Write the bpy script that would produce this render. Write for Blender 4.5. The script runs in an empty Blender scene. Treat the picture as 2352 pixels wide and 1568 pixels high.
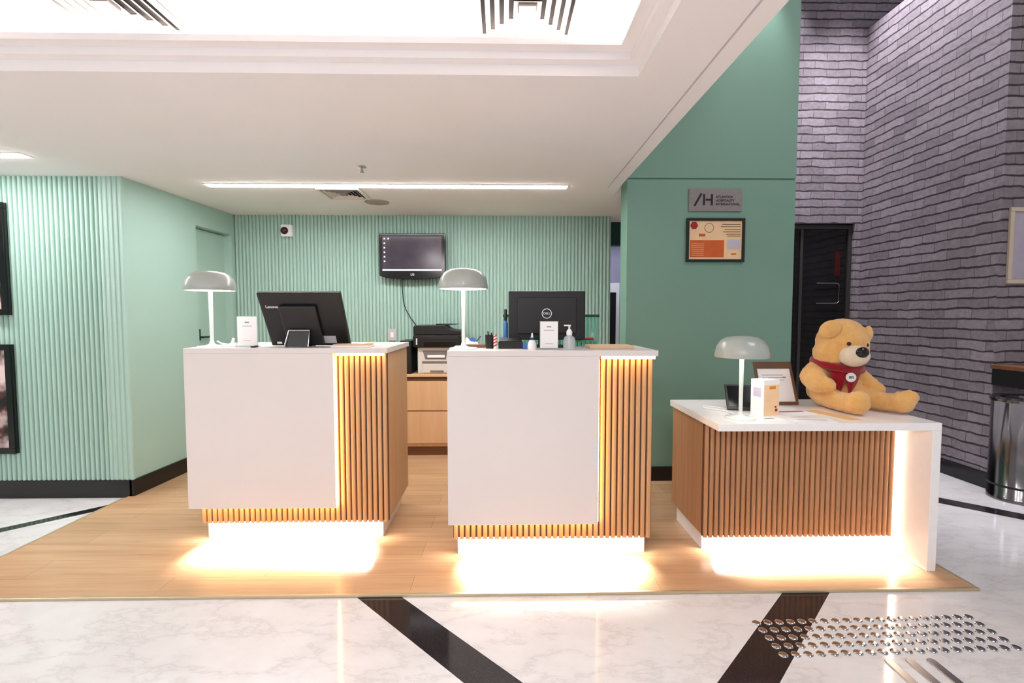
import bpy, bmesh, math, random
from mathutils import Vector, Matrix
random.seed(7)
SC = bpy.context.scene
COL = SC.collection

# ------------------------------------------------------------------ materials
def srgb(r, g, b):
    def f(c):
        c /= 255.0
        return c / 12.92 if c <= .04045 else ((c + .055) / 1.055) ** 2.4
    return (f(r), f(g), f(b), 1)

class NT:
    def __init__(s, name):
        s.m = bpy.data.materials.new(name); s.m.use_nodes = True
        s.t = s.m.node_tree; s.n = s.t.nodes; s.l = s.t.links
        s.b = s.n['Principled BSDF']
    def add(s, typ, **k):
        n = s.n.new(typ)
        for a, v in k.items(): setattr(n, a, v)
        return n
    def link(s, a, b): s.l.new(a, b)
    def coords(s, scale=(1, 1, 1), rot=(0, 0, 0), loc=(0, 0, 0), out='Object'):
        tc = s.add('ShaderNodeTexCoord'); mp = s.add('ShaderNodeMapping')
        mp.inputs['Scale'].default_value = scale; mp.inputs['Rotation'].default_value = rot
        mp.inputs['Location'].default_value = loc
        s.link(tc.outputs[out], mp.inputs[0]); return mp.outputs[0]
    def noise(s, vec, scale, detail=4, rough=.5):
        n = s.add('ShaderNodeTexNoise'); n.inputs['Scale'].default_value = scale
        n.inputs['Detail'].default_value = detail; n.inputs['Roughness'].default_value = rough
        if vec is not None: s.link(vec, n.inputs['Vector'])
        return n
    def ramp(s, fac, stops):
        r = s.add('ShaderNodeValToRGB'); e = r.color_ramp.elements
        while len(e) < len(stops): e.new(.5)
        for i, (p, c) in enumerate(stops): e[i].position = p; e[i].color = c
        s.link(fac, r.inputs[0]); return r.outputs[0]
    def mix(s, fac, a, b, mode='MIX'):
        m = s.add('ShaderNodeMix', data_type='RGBA', blend_type=mode)
        for sock, v in ((m.inputs[0], fac), (m.inputs[6], a), (m.inputs[7], b)):
            if hasattr(v, 'is_linked') or hasattr(v, 'node'): s.link(v, sock)
            else: sock.default_value = v
        return m.outputs[2]
    def math(s, op, a, b=None, c=None):
        m = s.add('ShaderNodeMath', operation=op)
        for i, v in enumerate((a, b, c)):
            if v is None: continue
            if hasattr(v, 'node'): s.link(v, m.inputs[i])
            else: m.inputs[i].default_value = v
        return m.outputs[0]
    def bump(s, h, strength=.3, dist=.01):
        b = s.add('ShaderNodeBump'); b.inputs['Strength'].default_value = strength
        b.inputs['Distance'].default_value = dist
        s.link(h, b.inputs['Height']); s.link(b.outputs[0], s.b.inputs['Normal'])
    def set(s, **k):
        for a, v in k.items():
            s.b.inputs[a.replace('_', ' ')].default_value = v

def mulc(c, k): return (min(c[0]*k, 1), min(c[1]*k, 1), min(c[2]*k, 1), 1)

def plain(name, c, rough=.5, metal=0.0, var=.05, scale=6.0, bump=0.0, bscale=120.0, coat=0.0, spec=.5):
    t = NT(name); v = t.coords()
    n = t.noise(v, scale, 3)
    col = t.ramp(n.outputs[0], [(.3, mulc(c, 1 - var)), (.7, mulc(c, 1 + var))])
    t.link(col, t.b.inputs['Base Color'])
    t.set(Roughness=rough, Metallic=metal, Coat_Weight=coat, Specular_IOR_Level=spec)
    if bump:
        n2 = t.noise(v, bscale, 2); t.bump(n2.outputs[0], bump, .004)
    return t.m

def emit(name, c, strength):
    t = NT(name)
    t.set(Base_Color=c, Emission_Color=c, Emission_Strength=strength, Roughness=.6)
    return t.m

def wood(name, c, dark, axis='z', rough=.45, gs=1.0, contrast=1.0):
    t = NT(name)
    sc = {'z': (38*gs, 38*gs, 1.6), 'x': (1.3, 26*gs, 26*gs)}[axis]
    v = t.coords(sc)
    n = t.noise(v, 1.0, 6, .6)
    v2 = t.coords(tuple(q*.22 for q in sc))
    n2 = t.noise(v2, 1.0, 3, .5)
    a = t.ramp(n.outputs[0], [(.35, dark), (.65, c)])
    b = t.ramp(n2.outputs[0], [(.3, mulc(c, 1 - .12*contrast)), (.7, mulc(c, 1.05))])
    t.link(t.mix(.5, a, b), t.b.inputs['Base Color'])
    t.set(Roughness=rough)
    t.bump(n.outputs[0], .08, .002)
    return t.m

M = {}
M['green'] = plain('sage_paint', srgb(169, 199, 188), .55, var=.015, scale=2, bump=.05, bscale=250)
M['column'] = plain('sage_paint_shaded', srgb(120, 157, 141), .5, var=.02, scale=2, bump=.03, bscale=200)  # same sage paint, its colour darkened for the dimmer light on this wall
M['white_paint'] = plain('ceiling_paint', srgb(244, 240, 240), .75, var=.012, scale=2)
M['base_black'] = plain('black_baseboard', srgb(17, 15, 16), .22, var=.2)
M['counter_white'] = plain('white_laminate', srgb(222, 214, 212), .35, var=.01, scale=3)
M['slab_white'] = plain('white_quartz', srgb(248, 245, 244), .25, var=.015, scale=30)
M['counter_wood'] = wood('oak_slats', srgb(206, 162, 118), srgb(182, 134, 92), 'z')
M['counter_side'] = wood('oak_veneer', srgb(208, 166, 124), srgb(186, 142, 102), 'z')
M['desk_wood'] = wood('brown_slats', srgb(184, 138, 100), srgb(154, 110, 76), 'z')
M['cab_wood'] = wood('drawer_oak', srgb(226, 184, 140), srgb(210, 164, 120), 'z', gs=.7)
M['slot_dark'] = plain('slat_backing', srgb(92, 56, 32), .7)
M['led_warm'] = emit('led_amber', (1, .66, .26, 1), 20)
M['led_floor'] = emit('led_warm_white', (1, .94, .86, 1), 130)
M['led_desk'] = emit('led_desk_edge', (1, .86, .68, 1), 13)
M['led_cove'] = emit('led_cove', (1, .95, .92, 1), 46)
M['linear'] = emit('linear_diffuser', (1, .975, .965, 1), 72)
M['lampglow'] = emit('lamp_diffuser', (1, .97, .9, 1), 9)
M['lampglow_dim'] = emit('lamp_diffuser_dim', (1, .97, .9, 1), 4)
M['lamp_shade'] = plain('sage_grey_enamel', srgb(168, 174, 168), .3, coat=.3, var=.02)
M['lamp_base'] = plain('pale_enamel', srgb(222, 230, 226), .3, var=.02)
M['black'] = plain('black_plastic', srgb(12, 11, 12), .38, var=.1)
M['black_gloss'] = plain('gloss_black', srgb(12, 11, 13), .12, var=.1)
M['char'] = plain('charcoal_plastic', srgb(22, 20, 23), .42, var=.08)
M['screen'] = None
M['white_plastic'] = plain('white_plastic', srgb(236, 236, 236), .35, var=.02)
M['paper'] = plain('white_paper', srgb(243, 240, 240), .7, var=.015)
M['grey_print'] = plain('grey_ink', srgb(150, 148, 152), .7)
M['print_plastic'] = plain('printer_white', srgb(214, 206, 200), .45, var=.03)
M['print_shadow'] = plain('printer_grey', srgb(120, 108, 102), .5)
M['chrome'] = plain('chrome', srgb(205, 205, 208), .16, 1.0, var=.03)
M['dark_chrome'] = plain('dark_polished_steel', srgb(132, 129, 131), .14, 1.0, var=.05)
M['steel'] = plain('stainless', srgb(185, 183, 184), .26, 1.0, var=.05, scale=40)
M['alum'] = plain('brushed_plate', srgb(140, 132, 132), .5, .15, var=.06, scale=60)
M['grille_shadow'] = plain('vent_cavity', srgb(40, 32, 28), .9)
M['vent_white'] = plain('vent_enamel', srgb(225, 216, 208), .5, var=.02)
M['red'] = plain('red_plastic', srgb(190, 30, 34), .4)
M['dark_red'] = plain('dark_red_lens', srgb(60, 14, 16), .2)
M['blue'] = plain('blue_plastic', srgb(58, 98, 170), .35)
M['navy'] = plain('dark_blue', srgb(40, 55, 100), .35)
M['kraft'] = plain('kraft_board', srgb(206, 178, 146), .75, var=.04)
M['tan'] = plain('manila', srgb(226, 178, 118), .7)
M['brown'] = wood('walnut', srgb(120, 76, 46), srgb(84, 50, 30), 'x')
M['frame_brown'] = plain('bronze_frame', srgb(104, 72, 50), .4, var=.1)
M['frame_cream'] = plain('cream_frame', srgb(196, 180, 160), .5)
M['mat_lilac'] = plain('lilac_print', srgb(168, 158, 172), .6, var=.08, scale=9)
M['dark_door'] = plain('dark_tinted', srgb(20, 20, 20), .08, var=.15)
M['dark_frame'] = plain('dark_bronze', srgb(50, 45, 45), .4)
M['lilac_wall'] = plain('lilac_wall', srgb(150, 146, 168), .7)
M['dark_teal'] = plain('dark_teal', srgb(24, 60, 54), .5)
M['trim_metal'] = plain('champagne_trim', srgb(196, 178, 146), .35, .5, var=.05)
M['switch'] = plain('switch_plate', srgb(190, 186, 190), .4)
M['orange'] = plain('orange_print', srgb(222, 132, 44), .6, var=.08, scale=14)
M['peach'] = plain('peach_print', srgb(244, 205, 160), .6, var=.04, scale=14)
M['rust'] = plain('rust_print', srgb(206, 92, 30), .6, var=.08, scale=20)
M['maroon'] = plain('maroon_print', srgb(160, 26, 30), .6)
M['pink_red'] = plain('pink_red_print', srgb(196, 66, 84), .6)
M['lilac_grey'] = plain('lilac_grey_print', srgb(196, 190, 205), .6)
M['ink'] = plain('black_ink', srgb(18, 16, 18), .6)
M['logo_white'] = plain('logo_white', srgb(225, 225, 230), .4)
M['lobby_ceiling'] = plain('lobby_ceiling_paint', srgb(90, 86, 94), .8)

def clear(name, tint, rough=.03, alpha_mix=.75):
    t = NT(name)
    tr = t.add('ShaderNodeBsdfTransparent'); tr.inputs[0].default_value = tint
    mx = t.add('ShaderNodeMixShader'); mx.inputs[0].default_value = alpha_mix
    n = t.noise(t.coords(), 5, 2)
    t.link(t.ramp(n.outputs[0], [(.3, mulc(tint, .9)), (.7, tint)]), t.b.inputs['Base Color'])
    t.set(Roughness=rough)
    out = t.n['Material Output']
    t.link(t.b.outputs[0], mx.inputs[1]); t.link(tr.outputs[0], mx.inputs[2])
    t.link(mx.outputs[0], out.inputs[0]); return t.m
M['acrylic'] = clear('clear_acrylic', (.86, .9, .9, 1), .05, .72)
M['teal_acrylic'] = clear('teal_acrylic', (.58, .84, .76, 1), .08, .82)
M['gel'] = clear('clear_gel', (.85, .87, .9, 1), .05, .6)

def fur(name, c, dark):
    t = NT(name); v = t.coords()
    n = t.noise(v, 14, 6, .65); n2 = t.noise(v, 330, 3, .7)
    a = t.ramp(n.outputs[0], [(.3, dark), (.7, c)])
    t.link(t.mix(.22, a, t.ramp(n2.outputs[0], [(.3, mulc(dark, .7)), (.7, mulc(c, 1.15))])), t.b.inputs['Base Color'])
    t.set(Roughness=.9, Sheen_Weight=.35, Sheen_Roughness=.5, Specular_IOR_Level=.2)
    t.bump(n2.outputs[0], .6, .006); return t.m
M['fur'] = fur('honey_plush', srgb(250, 195, 122), srgb(228, 166, 92))
M['fur_cream'] = fur('cream_plush', srgb(240, 222, 196), srgb(226, 200, 168))
M['felt_red'] = fur('red_felt', srgb(168, 8, 28), srgb(128, 4, 18))

# marble floor with dark granite bands
def marble():
    t = NT('polished_marble'); v = t.coords()
    w = t.noise(v, 1.1, 5, .6)
    dv = t.mix(.28, v, w.outputs['Color'])
    n1 = t.noise(t.coords((1.0, 2.2, 1), (0, 0, .35)), 1.6, 9, .66)
    vein = t.math('ABSOLUTE', t.math('SUBTRACT', n1.outputs[0], .5))
    veinc = t.ramp(vein, [(0.0, srgb(190, 186, 187)), (.018, srgb(212, 209, 210)), (.06, srgb(219, 217, 218))])
    n2 = t.noise(v, 2.4, 6, .6)
    base = t.mix(.5, veinc, t.ramp(n2.outputs[0], [(.35, srgb(204, 200, 200)), (.6, srgb(222, 220, 221))]))
    n3 = t.noise(v, 16, 4, .7)
    base = t.mix(t.ramp(n3.outputs[0], [(.68, (0, 0, 0, 1)), (.76, (.5, .5, .5, 1))]), base, srgb(160, 154, 154))
    sep = t.add('ShaderNodeSeparateXYZ'); tc = t.add('ShaderNodeTexCoord'); t.link(tc.outputs['Object'], sep.inputs[0])
    s = t.math('ADD', sep.outputs[0], sep.outputs[1]); d = t.math('SUBTRACT', sep.outputs[0], sep.outputs[1])
    def band(val, c, w):
        return t.math('COMPARE', val, c, w)
    b = None
    for val, c, wd in ((s, 1.655, .105), (s, 6.5, .10), (s, -3.2, .105), (d, -.79, .115), (d, -6.10, .06), (d, 4.2, .1)):
        k = band(val, c, wd); b = k if b is None else t.math('MAXIMUM', b, k)
    ng = t.noise(v, 260, 2)
    gran = t.ramp(ng.outputs[0], [(.35, srgb(26, 22, 23)), (.7, srgb(52, 46, 48))])
    # slab joints (thin, very faint)
    def joint(val, per):
        return t.math('LESS_THAN', t.math('FRACT', t.math('DIVIDE', val, per)), .003)
    j = t.math('MAXIMUM', joint(t.math('ADD', s, 20.31), .61), joint(t.math('ADD', d, 20.11), .61))
    base = t.mix(t.math('MULTIPLY', j, .25), base, srgb(190, 182, 180))
    t.link(t.mix(b, base, gran), t.b.inputs['Base Color'])
    t.set(Roughness=.09)
    return t.m
M['marble'] = marble()

def vinyl():
    t = NT('wood_plank_floor')
    v = t.coords((.9, 16, 1)); n = t.noise(v, 1.6, 7, .62)
    v2 = t.coords((.5, 4, 1)); n2 = t.noise(v2, 1.2, 4)
    a = t.ramp(n.outputs[0], [(.3, srgb(172, 132, 96)), (.52, srgb(198, 159, 122)), (.75, srgb(210, 174, 138))])
    b = t.ramp(n2.outputs[0], [(.3, srgb(180, 140, 104)), (.7, srgb(210, 174, 138))])
    br = t.add('ShaderNodeTexBrick'); t.link(t.coords(), br.inputs[0])
    br.inputs['Scale'].default_value = 1; br.inputs['Brick Width'].default_value = 1.2; br.inputs['Row Height'].default_value = .185
    br.inputs['Mortar Size'].default_value = .0012; br.offset = .37
    br.inputs['Color1'].default_value = (1, 1, 1, 1); br.inputs['Color2'].default_value = (.9, .89, .88, 1); br.inputs['Mortar'].default_value = (.62, .58, .54, 1)
    c = t.mix(1.0, t.mix(.45, a, b), br.outputs['Color'], 'MULTIPLY')
    t.link(c, t.b.inputs['Base Color']); t.set(Roughness=.24); t.bump(n.outputs[0], .03, .002)
    return t.m
M['vinyl'] = vinyl()

def brick(name, axis):
    t = NT(name)
    tc = t.add('ShaderNodeTexCoord'); sp = t.add('ShaderNodeSeparateXYZ'); t.link(tc.outputs['Object'], sp.inputs[0])
    cb = t.add('ShaderNodeCombineXYZ'); t.link(sp.outputs[0 if axis == 'x' else 1], cb.inputs[0]); t.link(sp.outputs[2], cb.inputs[1])
    nz = t.noise(cb.outputs[0], 7, 3); vm = t.add('ShaderNodeVectorMath', operation='MULTIPLY_ADD')
    t.link(nz.outputs['Color'], vm.inputs[0]); vm.inputs[1].default_value = (.03, .03, 0); t.link(cb.outputs[0], vm.inputs[2])
    br = t.add('ShaderNodeTexBrick'); t.link(vm.outputs[0], br.inputs[0])
    br.inputs['Scale'].default_value = 1; br.inputs['Brick Width'].default_value = .245; br.inputs['Row Height'].default_value = .0815
    br.inputs['Mortar Size'].default_value = .0026; br.inputs['Mortar Smooth'].default_value = .3
    br.inputs['Color1'].default_value = srgb(157, 147, 155); br.inputs['Color2'].default_value = srgb(133, 124, 131)
    br.inputs['Mortar'].default_value = srgb(104, 95, 102)
    sp2 = t.add('ShaderNodeSeparateXYZ'); t.link(vm.outputs[0], sp2.inputs[0])
    fr = t.math('FRACT', t.math('DIVIDE', sp2.outputs[1], .0815))
    n3 = t.noise(cb.outputs[0], 9, 2)
    thick = t.math('MULTIPLY_ADD', n3.outputs[0], .2, .06)
    joint = t.math('LESS_THAN', fr, thick)
    n2 = t.noise(t.coords((1, 1, 1)), 26, 6, .7)
    col = t.mix(.85, br.outputs['Color'], t.ramp(n2.outputs[0], [(.25, (.55, .55, .55, 1)), (.75, (1, 1, 1, 1))]), 'MULTIPLY')
    col = t.mix(t.math('MULTIPLY', joint, .92), col, srgb(44, 34, 42))
    t.link(col, t.b.inputs['Base Color']); t.set(Roughness=.8, Specular_IOR_Level=.3)
    h = t.math('SUBTRACT', t.math('MULTIPLY', n2.outputs[0], .35), t.math('MAXIMUM', br.outputs['Fac'], joint))
    t.bump(h, .8, .012)
    return t.m
M['brick_x'] = brick('grey_brick_front', 'x')
M['brick_y'] = brick('grey_brick_side', 'y')

def scr():
    t = NT('tv_desktop')
    n = t.noise(t.coords(), 3, 3)
    c = t.ramp(n.outputs[0], [(.3, srgb(34, 30, 44)), (.7, srgb(66, 54, 62))])
    t.link(c, t.b.inputs['Base Color']); t.link(c, t.b.inputs['Emission Color'])
    t.set(Emission_Strength=.55, Roughness=.15); return t.m
M['screen'] = scr()
M['screen_bar'] = emit('tv_taskbar', (.78, .84, 1, 1), .9)
M['screen_icon'] = emit('tv_icon', (.6, .62, .7, 1), .5)

def photo_mat():
    t = NT('dark_photo_print'); n = t.noise(t.coords((1, 1, 1)), 4.5, 3)
    t.link(t.ramp(n.outputs[0], [(.42, srgb(30, 18, 20)), (.5, srgb(86, 52, 50)), (.6, srgb(226, 200, 196))]), t.b.inputs['Base Color'])
    t.set(Roughness=.2); return t.m
M['photo'] = photo_mat()

# ------------------------------------------------------------------ builder
class MB:
    def __init__(s): s.bm = bmesh.new()
    def box(s, x0, y0, z0, x1, y1, z1):
        v = [s.bm.verts.new(p) for p in ((x0,y0,z0),(x1,y0,z0),(x1,y1,z0),(x0,y1,z0),(x0,y0,z1),(x1,y0,z1),(x1,y1,z1),(x0,y1,z1))]
        for f in ((0,3,2,1),(4,5,6,7),(0,1,5,4),(1,2,6,5),(2,3,7,6),(3,0,4,7)): s.bm.faces.new([v[i] for i in f])
        return s
    def obox(s, mtx, sx, sy, sz):
        vs = [s.bm.verts.new(mtx @ Vector((x*sx/2, y*sy/2, z*sz/2))) for z in (-1,1) for (x,y) in ((-1,-1),(1,-1),(1,1),(-1,1))]
        for f in ((0,3,2,1),(4,5,6,7),(0,1,5,4),(1,2,6,5),(2,3,7,6),(3,0,4,7)): s.bm.faces.new([vs[i] for i in f])
        return s
    def prism(s, pts, ext, flip=False):
        """pts: 3-D loop, ext: extrusion vector"""
        a = [s.bm.verts.new(p) for p in pts]; b = [s.bm.verts.new(Vector(p) + Vector(ext)) for p in pts]
        n = len(a)
        s.bm.faces.new(a[::-1]); s.bm.faces.new(b)
        for i in range(n): s.bm.faces.new((a[i], a[(i+1) % n], b[(i+1) % n], b[i]))
        return s
    def lathe(s, prof, c=(0,0,0), seg=32, mtx=None):
        c = Vector(c); rings = []
        for r, z in prof:
            if r < 1e-6:
                p = Vector((0, 0, z)); p = mtx @ p if mtx else p + c
                rings.append([s.bm.verts.new(p)])
            else:
                ring = []
                for i in range(seg):
                    a = 2*math.pi*i/seg; p = Vector((r*math.cos(a), r*math.sin(a), z))
                    ring.append(s.bm.verts.new(mtx @ p if mtx else p + c))
                rings.append(ring)
        for A, B in zip(rings, rings[1:]):
            for i in range(seg):
                j = (i+1) % seg
                if len(A) == 1 and len(B) == 1: continue
                if len(A) == 1: s.bm.faces.new((A[0], B[j], B[i]))
                elif len(B) == 1: s.bm.faces.new((A[i], A[j], B[0]))
                else: s.bm.faces.new((A[i], A[j], B[j], B[i]))
        return s
    def cyl(s, p0, p1, r, seg=16, r1=None):
        p0, p1 = Vector(p0), Vector(p1); d = p1 - p0
        q = d.to_track_quat('Z', 'Y').to_matrix().to_4x4(); q.translation = p0
        L = d.length; r1 = r if r1 is None else r1
        return s.lathe([(0,0),(r,0),(r1,L),(0,L)], seg=seg, mtx=q)
    def tube(s, pts, r, seg=8):
        pts = [Vector(p) for p in pts]; rings = []
        for i, p in enumerate(pts):
            d = (pts[min(i+1, len(pts)-1)] - pts[max(i-1, 0)]).normalized()
            q = d.to_track_quat('Z', 'Y')
            rings.append([s.bm.verts.new(p + q @ Vector((r*math.cos(2*math.pi*k/seg), r*math.sin(2*math.pi*k/seg), 0))) for k in range(seg)])
        for A, B in zip(rings, rings[1:]):
            for k in range(seg): s.bm.faces.new((A[k], A[(k+1) % seg], B[(k+1) % seg], B[k]))
        s.bm.faces.new(rings[0][::-1]); s.bm.faces.new(rings[-1]); return s
    def ball(s, c, r, u=20, v=14, rot=None):
        if isinstance(r, (int, float)): r = (r, r, r)
        m = Matrix.Translation(Vector(c)) @ (rot.to_4x4() if rot else Matrix()) @ Matrix.Diagonal((*r, 1))
        bmesh.ops.create_uvsphere(s.bm, u_segments=u, v_segments=v, radius=1, matrix=m); return s
    def build(s, name, mat, parent=None, org=(0,0,0), bevel=0, smooth=False, seg=2):
        bmesh.ops.recalc_face_normals(s.bm, faces=s.bm.faces)
        o_ = Vector(org)
        for v in s.bm.verts: v.co -= o_
        me = bpy.data.meshes.new(name); s.bm.to_mesh(me); s.bm.free()
        ms = mat if isinstance(mat, list) else [mat]
        for m in ms: me.materials.append(M[m] if isinstance(m, str) else m)
        o = bpy.data.objects.new(name, me); COL.objects.link(o)
        if parent is not None: o.parent = parent
        else: o.location = o_
        if smooth:
            for p in me.polygons: p.use_smooth = True
            if smooth != 'all': me.set_sharp_from_angle(angle=math.radians(40))
        if bevel:
            b = o.modifiers.new('bevel', 'BEVEL'); b.width = bevel; b.segments = seg; b.limit_method = 'ANGLE'
            b.angle_limit = math.radians(40)
        return o

def tag(o, label, cat, group=None, kind=None):
    o['label'] = label; o['category'] = cat
    if group: o['group'] = group
    if kind: o['kind'] = kind
    return o
def struct(o, label=None):
    o['kind'] = 'structure'
    if label: o['label'] = label
    return o
def thing(name, label, cat, loc, group=None):
    o = bpy.data.objects.new(name, None); COL.objects.link(o); o.location = loc; o.empty_display_size = .05
    bpy.context.view_layer.update()
    return tag(o, label, cat, group)
class T:
    """a thing: parts are modelled in place and stored relative to the base point"""
    def __init__(s, name, label, cat, loc, group=None):
        s.o = thing(name, label, cat, loc, group); s.loc = loc
    def part(s, mb, name, mat, under=None, **k):
        return mb.build(name, mat, under if under is not None else s.o, s.loc, **k)
def dup(root, loc, label, rotz=0):
    r = root.copy(); COL.objects.link(r); r.location = loc; r.rotation_euler = (0, 0, rotz); r['label'] = label
    for ch in list(root.children):
        c = ch.copy(); COL.objects.link(c); c.parent = r
        for g in list(ch.children):
            d = g.copy(); COL.objects.link(d); d.parent = c
    return r

def text_part(t, txt, size, mtx, name, mat, under=None, align='CENTER', ext=.0008, sx=1.0):
    cu = bpy.data.curves.new('txt', 'FONT'); cu.body = txt; cu.size = size; cu.align_x = align; cu.align_y = 'CENTER'; cu.extrude = ext; cu.offset = size*.012
    tmp = bpy.data.objects.new('txt', cu); COL.objects.link(tmp)
    bpy.context.view_layer.update()
    me = bpy.data.meshes.new_from_object(tmp.evaluated_get(bpy.context.evaluated_depsgraph_get()))
    bpy.data.objects.remove(tmp); bpy.data.curves.remove(cu)
    me.transform(Matrix.Diagonal((sx, 1, 1, 1))); me.transform(mtx)
    me.transform(Matrix.Translation(-Vector(t.loc)))
    me.name = name; me.materials.clear(); me.materials.append(M[mat])
    o = bpy.data.objects.new(name, me); COL.objects.link(o); o.parent = under if under is not None else t.o
    return o
FRONT = Matrix.Rotation(math.pi/2, 4, 'X')          # text that faces -Y
def front(x, y, z): return Matrix.Translation((x, y, z)) @ FRONT

# ------------------------------------------------------------------ setting
CZ = 2.30
YL, XS, YB = 3.55, -2.69, 4.86
XSB = -2.615                       # side wall closes in a little towards the back
def xs(y): return XS + (XSB - XS) * (y - YL) / (YB - YL)

struct(MB().box(-9, -5, -.2, 9, 8, 0).build('floor', 'marble'), 'white polished marble floor with dark granite bands')
WF = struct(MB().box(-2.72, 2.25, 0.0005, 2.275, 5.2, .012).build('floor_wood', 'vinyl'), 'oak plank floor raised under the reception counters')
struct(MB().box(-2.72, 2.232, 0.0005, 2.292, 2.25, .0135).build('trim_1', 'trim_metal', bevel=.003), 'champagne edge strip along the front of the plank floor')
struct(MB().box(-2.738, 2.232, 0.0005, -2.72, 3.50, .0135).build('trim_2', 'trim_metal', bevel=.003), 'champagne edge strip on the left of the plank floor')
struct(MB().box(2.275, 2.25, 0.0005, 2.292, 4.9, .0135).build('trim_3', 'trim_metal', bevel=.003), 'champagne edge strip on the right of the plank floor')

def fluted(x0, x1, yb, z0, z1, pitch=.035):
    m = MB(); bm = m.bm
    prof = [(0, .0), (.0045, .0), (.0062, .012), (.0105, .0175), (.0175, .019), (.0245, .0175), (.0288, .012), (.0305, .0)]
    pts = []; x = x0
    while x < x1 - pitch * .5:
        for a, d in prof: pts.append((x + a, yb - d))
        x += pitch
    pts.append((x1, yb))
    lo = [bm.verts.new((p[0], p[1], z0)) for p in pts]; hi = [bm.verts.new((p[0], p[1], z1)) for p in pts]
    for i in range(len(pts) - 1): bm.faces.new((lo[i], lo[i+1], hi[i+1], hi[i]))
    # solid core behind
    m.box(x0, yb + .0005, z0, x1, yb + .12, z1)
    return m
o = fluted(-6.0, XS, YL, .13, CZ).build('wall_left', 'green'); struct(o, 'sage green fluted wall on the left')
o = fluted(XSB + .002, 1.07, YB, .10, CZ).build('wall_back', 'green'); struct(o, 'sage green fluted back wall behind the counters')

# smooth return wall between the two fluted walls, with the door recess
dy0, dy1, dz = 4.30, 4.80, 2.10
def ret(ya, yb, z0, z1, t=.16):
    return [(xs(ya), ya, z0), (xs(yb), yb, z0), (xs(yb) - t, yb, z0), (xs(ya) - t, ya, z0)], (0, 0, z1 - z0)
m = MB()
for a in ((YL - .012, dy0, .0, CZ), (dy1, YB + .05, .0, CZ), (dy0, dy1, dz, CZ)):
    p, e = ret(*a); m.prism(p, e)
struct(m.build('wall_left_return', 'green'), 'plain sage green return wall with a recessed door')
m = MB(); p = [(xs(dy0) - .075, dy0, .012), (xs(dy1) - .075, dy1, .012), (xs(dy1) - .12, dy1, .012), (xs(dy0) - .12, dy0, .012)]
m.prism(p, (0, 0, dz - .012 - .012))
DR = struct(m.build('door_1', 'green'), 'sage green flush door recessed beside the back wall')
m = MB(); hx = xs(4.40) - .075
m.box(hx - .002, 4.385, 1.10, hx + .014, 4.415, 1.20).cyl((hx + .012, 4.40, 1.13), (hx + .05, 4.40, 1.13), .009, 12).cyl((hx + .045, 4.395, 1.13), (hx + .045, 4.53, 1.13), .009, 12)
m.build('door_handle', 'dark_teal', DR, bevel=.002)

# baseboards
struct(MB().box(-6, YL - .022, 0, XS - .0, YL + .005, .132).build('baseboard_left', 'base_black', bevel=.003), 'glossy black baseboard under the fluted left wall')
m = MB(); ya, yb_ = YL - .018, dy0
m.prism([(xs(ya) + .014, ya - .004, .0), (xs(yb_) + .014, yb_, .0), (xs(yb_) - .02, yb_, .0), (xs(ya) - .02, ya - .004, .0)], (0, 0, .132))
struct(m.build('baseboard_left_return', 'base_black', bevel=.003), 'black baseboard along the plain return wall')
struct(MB().box(XSB, YB - .02, .012, 1.07, YB + .005, .11).build('baseboard_back', 'base_black', bevel=.003), 'black baseboard under the back wall')

# right-hand sage wall
CX0, CX1, CY = .962, 2.275, 3.80
m = MB(); m.box(CX0, CY, 0, CX1, 4.005, 2.37); m.box(CX0, CY, 2.382, CX1, 4.005, 5.6); m.box(CX0 + .004, CY + .012, 2.37, CX1 - .004, 4.0, 2.382)
struct(m.build('wall_right', 'column', bevel=.002), 'sage green panelled wall that carries the two signs')
struct(MB().box(CX0 - .0, CY - .018, 0.012, CX1 + .012, CY + .005, .125).build('baseboard_right', 'base_black', bevel=.003), 'black baseboard under the sage panelled wall')

# brick block
BY, BX = 5.03, 3.70
m = MB(); m.box(2.2, BY, 2.27, 6.6, BY + .2, 5.6)
m.box(3.64, BY, 0, BX + .02, BY + .2, 2.27)
struct(m.build('wall_brick_back', 'brick_x'), 'grey brick wall above the dark glass door')
m = MB(); m.box(BX, 3.60, .12, BX + .012, BY, 4.22)
struct(m.build('wall_brick_side', 'brick_y'), 'long grey brick side wall running back to the door')
m = MB(); m.box(BX, 3.592, .12, 6.5, 3.60, 4.22)
struct(m.build('wall_brick_front', 'brick_x'), 'grey brick wall face on the far right')
m = MB(); m.box(BX + .012, 3.60, 0, 6.5, BY, 4.22)
struct(m.build('wall_brick_core', 'lilac_wall'), 'solid core of the brick block')
m = MB(); m.box(BX - .012, 3.58, 0, BX + .012, BY, .125).box(BX - .012, 3.572, 0, 6.5, 3.592, .125)
struct(m.build('baseboard_brick', 'base_black', bevel=.003), 'black baseboard around the brick block')
struct(MB().box(.9, -2, 5.6, 7, 6, 5.7).build('ceiling_lobby', 'lobby_ceiling'), 'high dark lobby ceiling')
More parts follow.
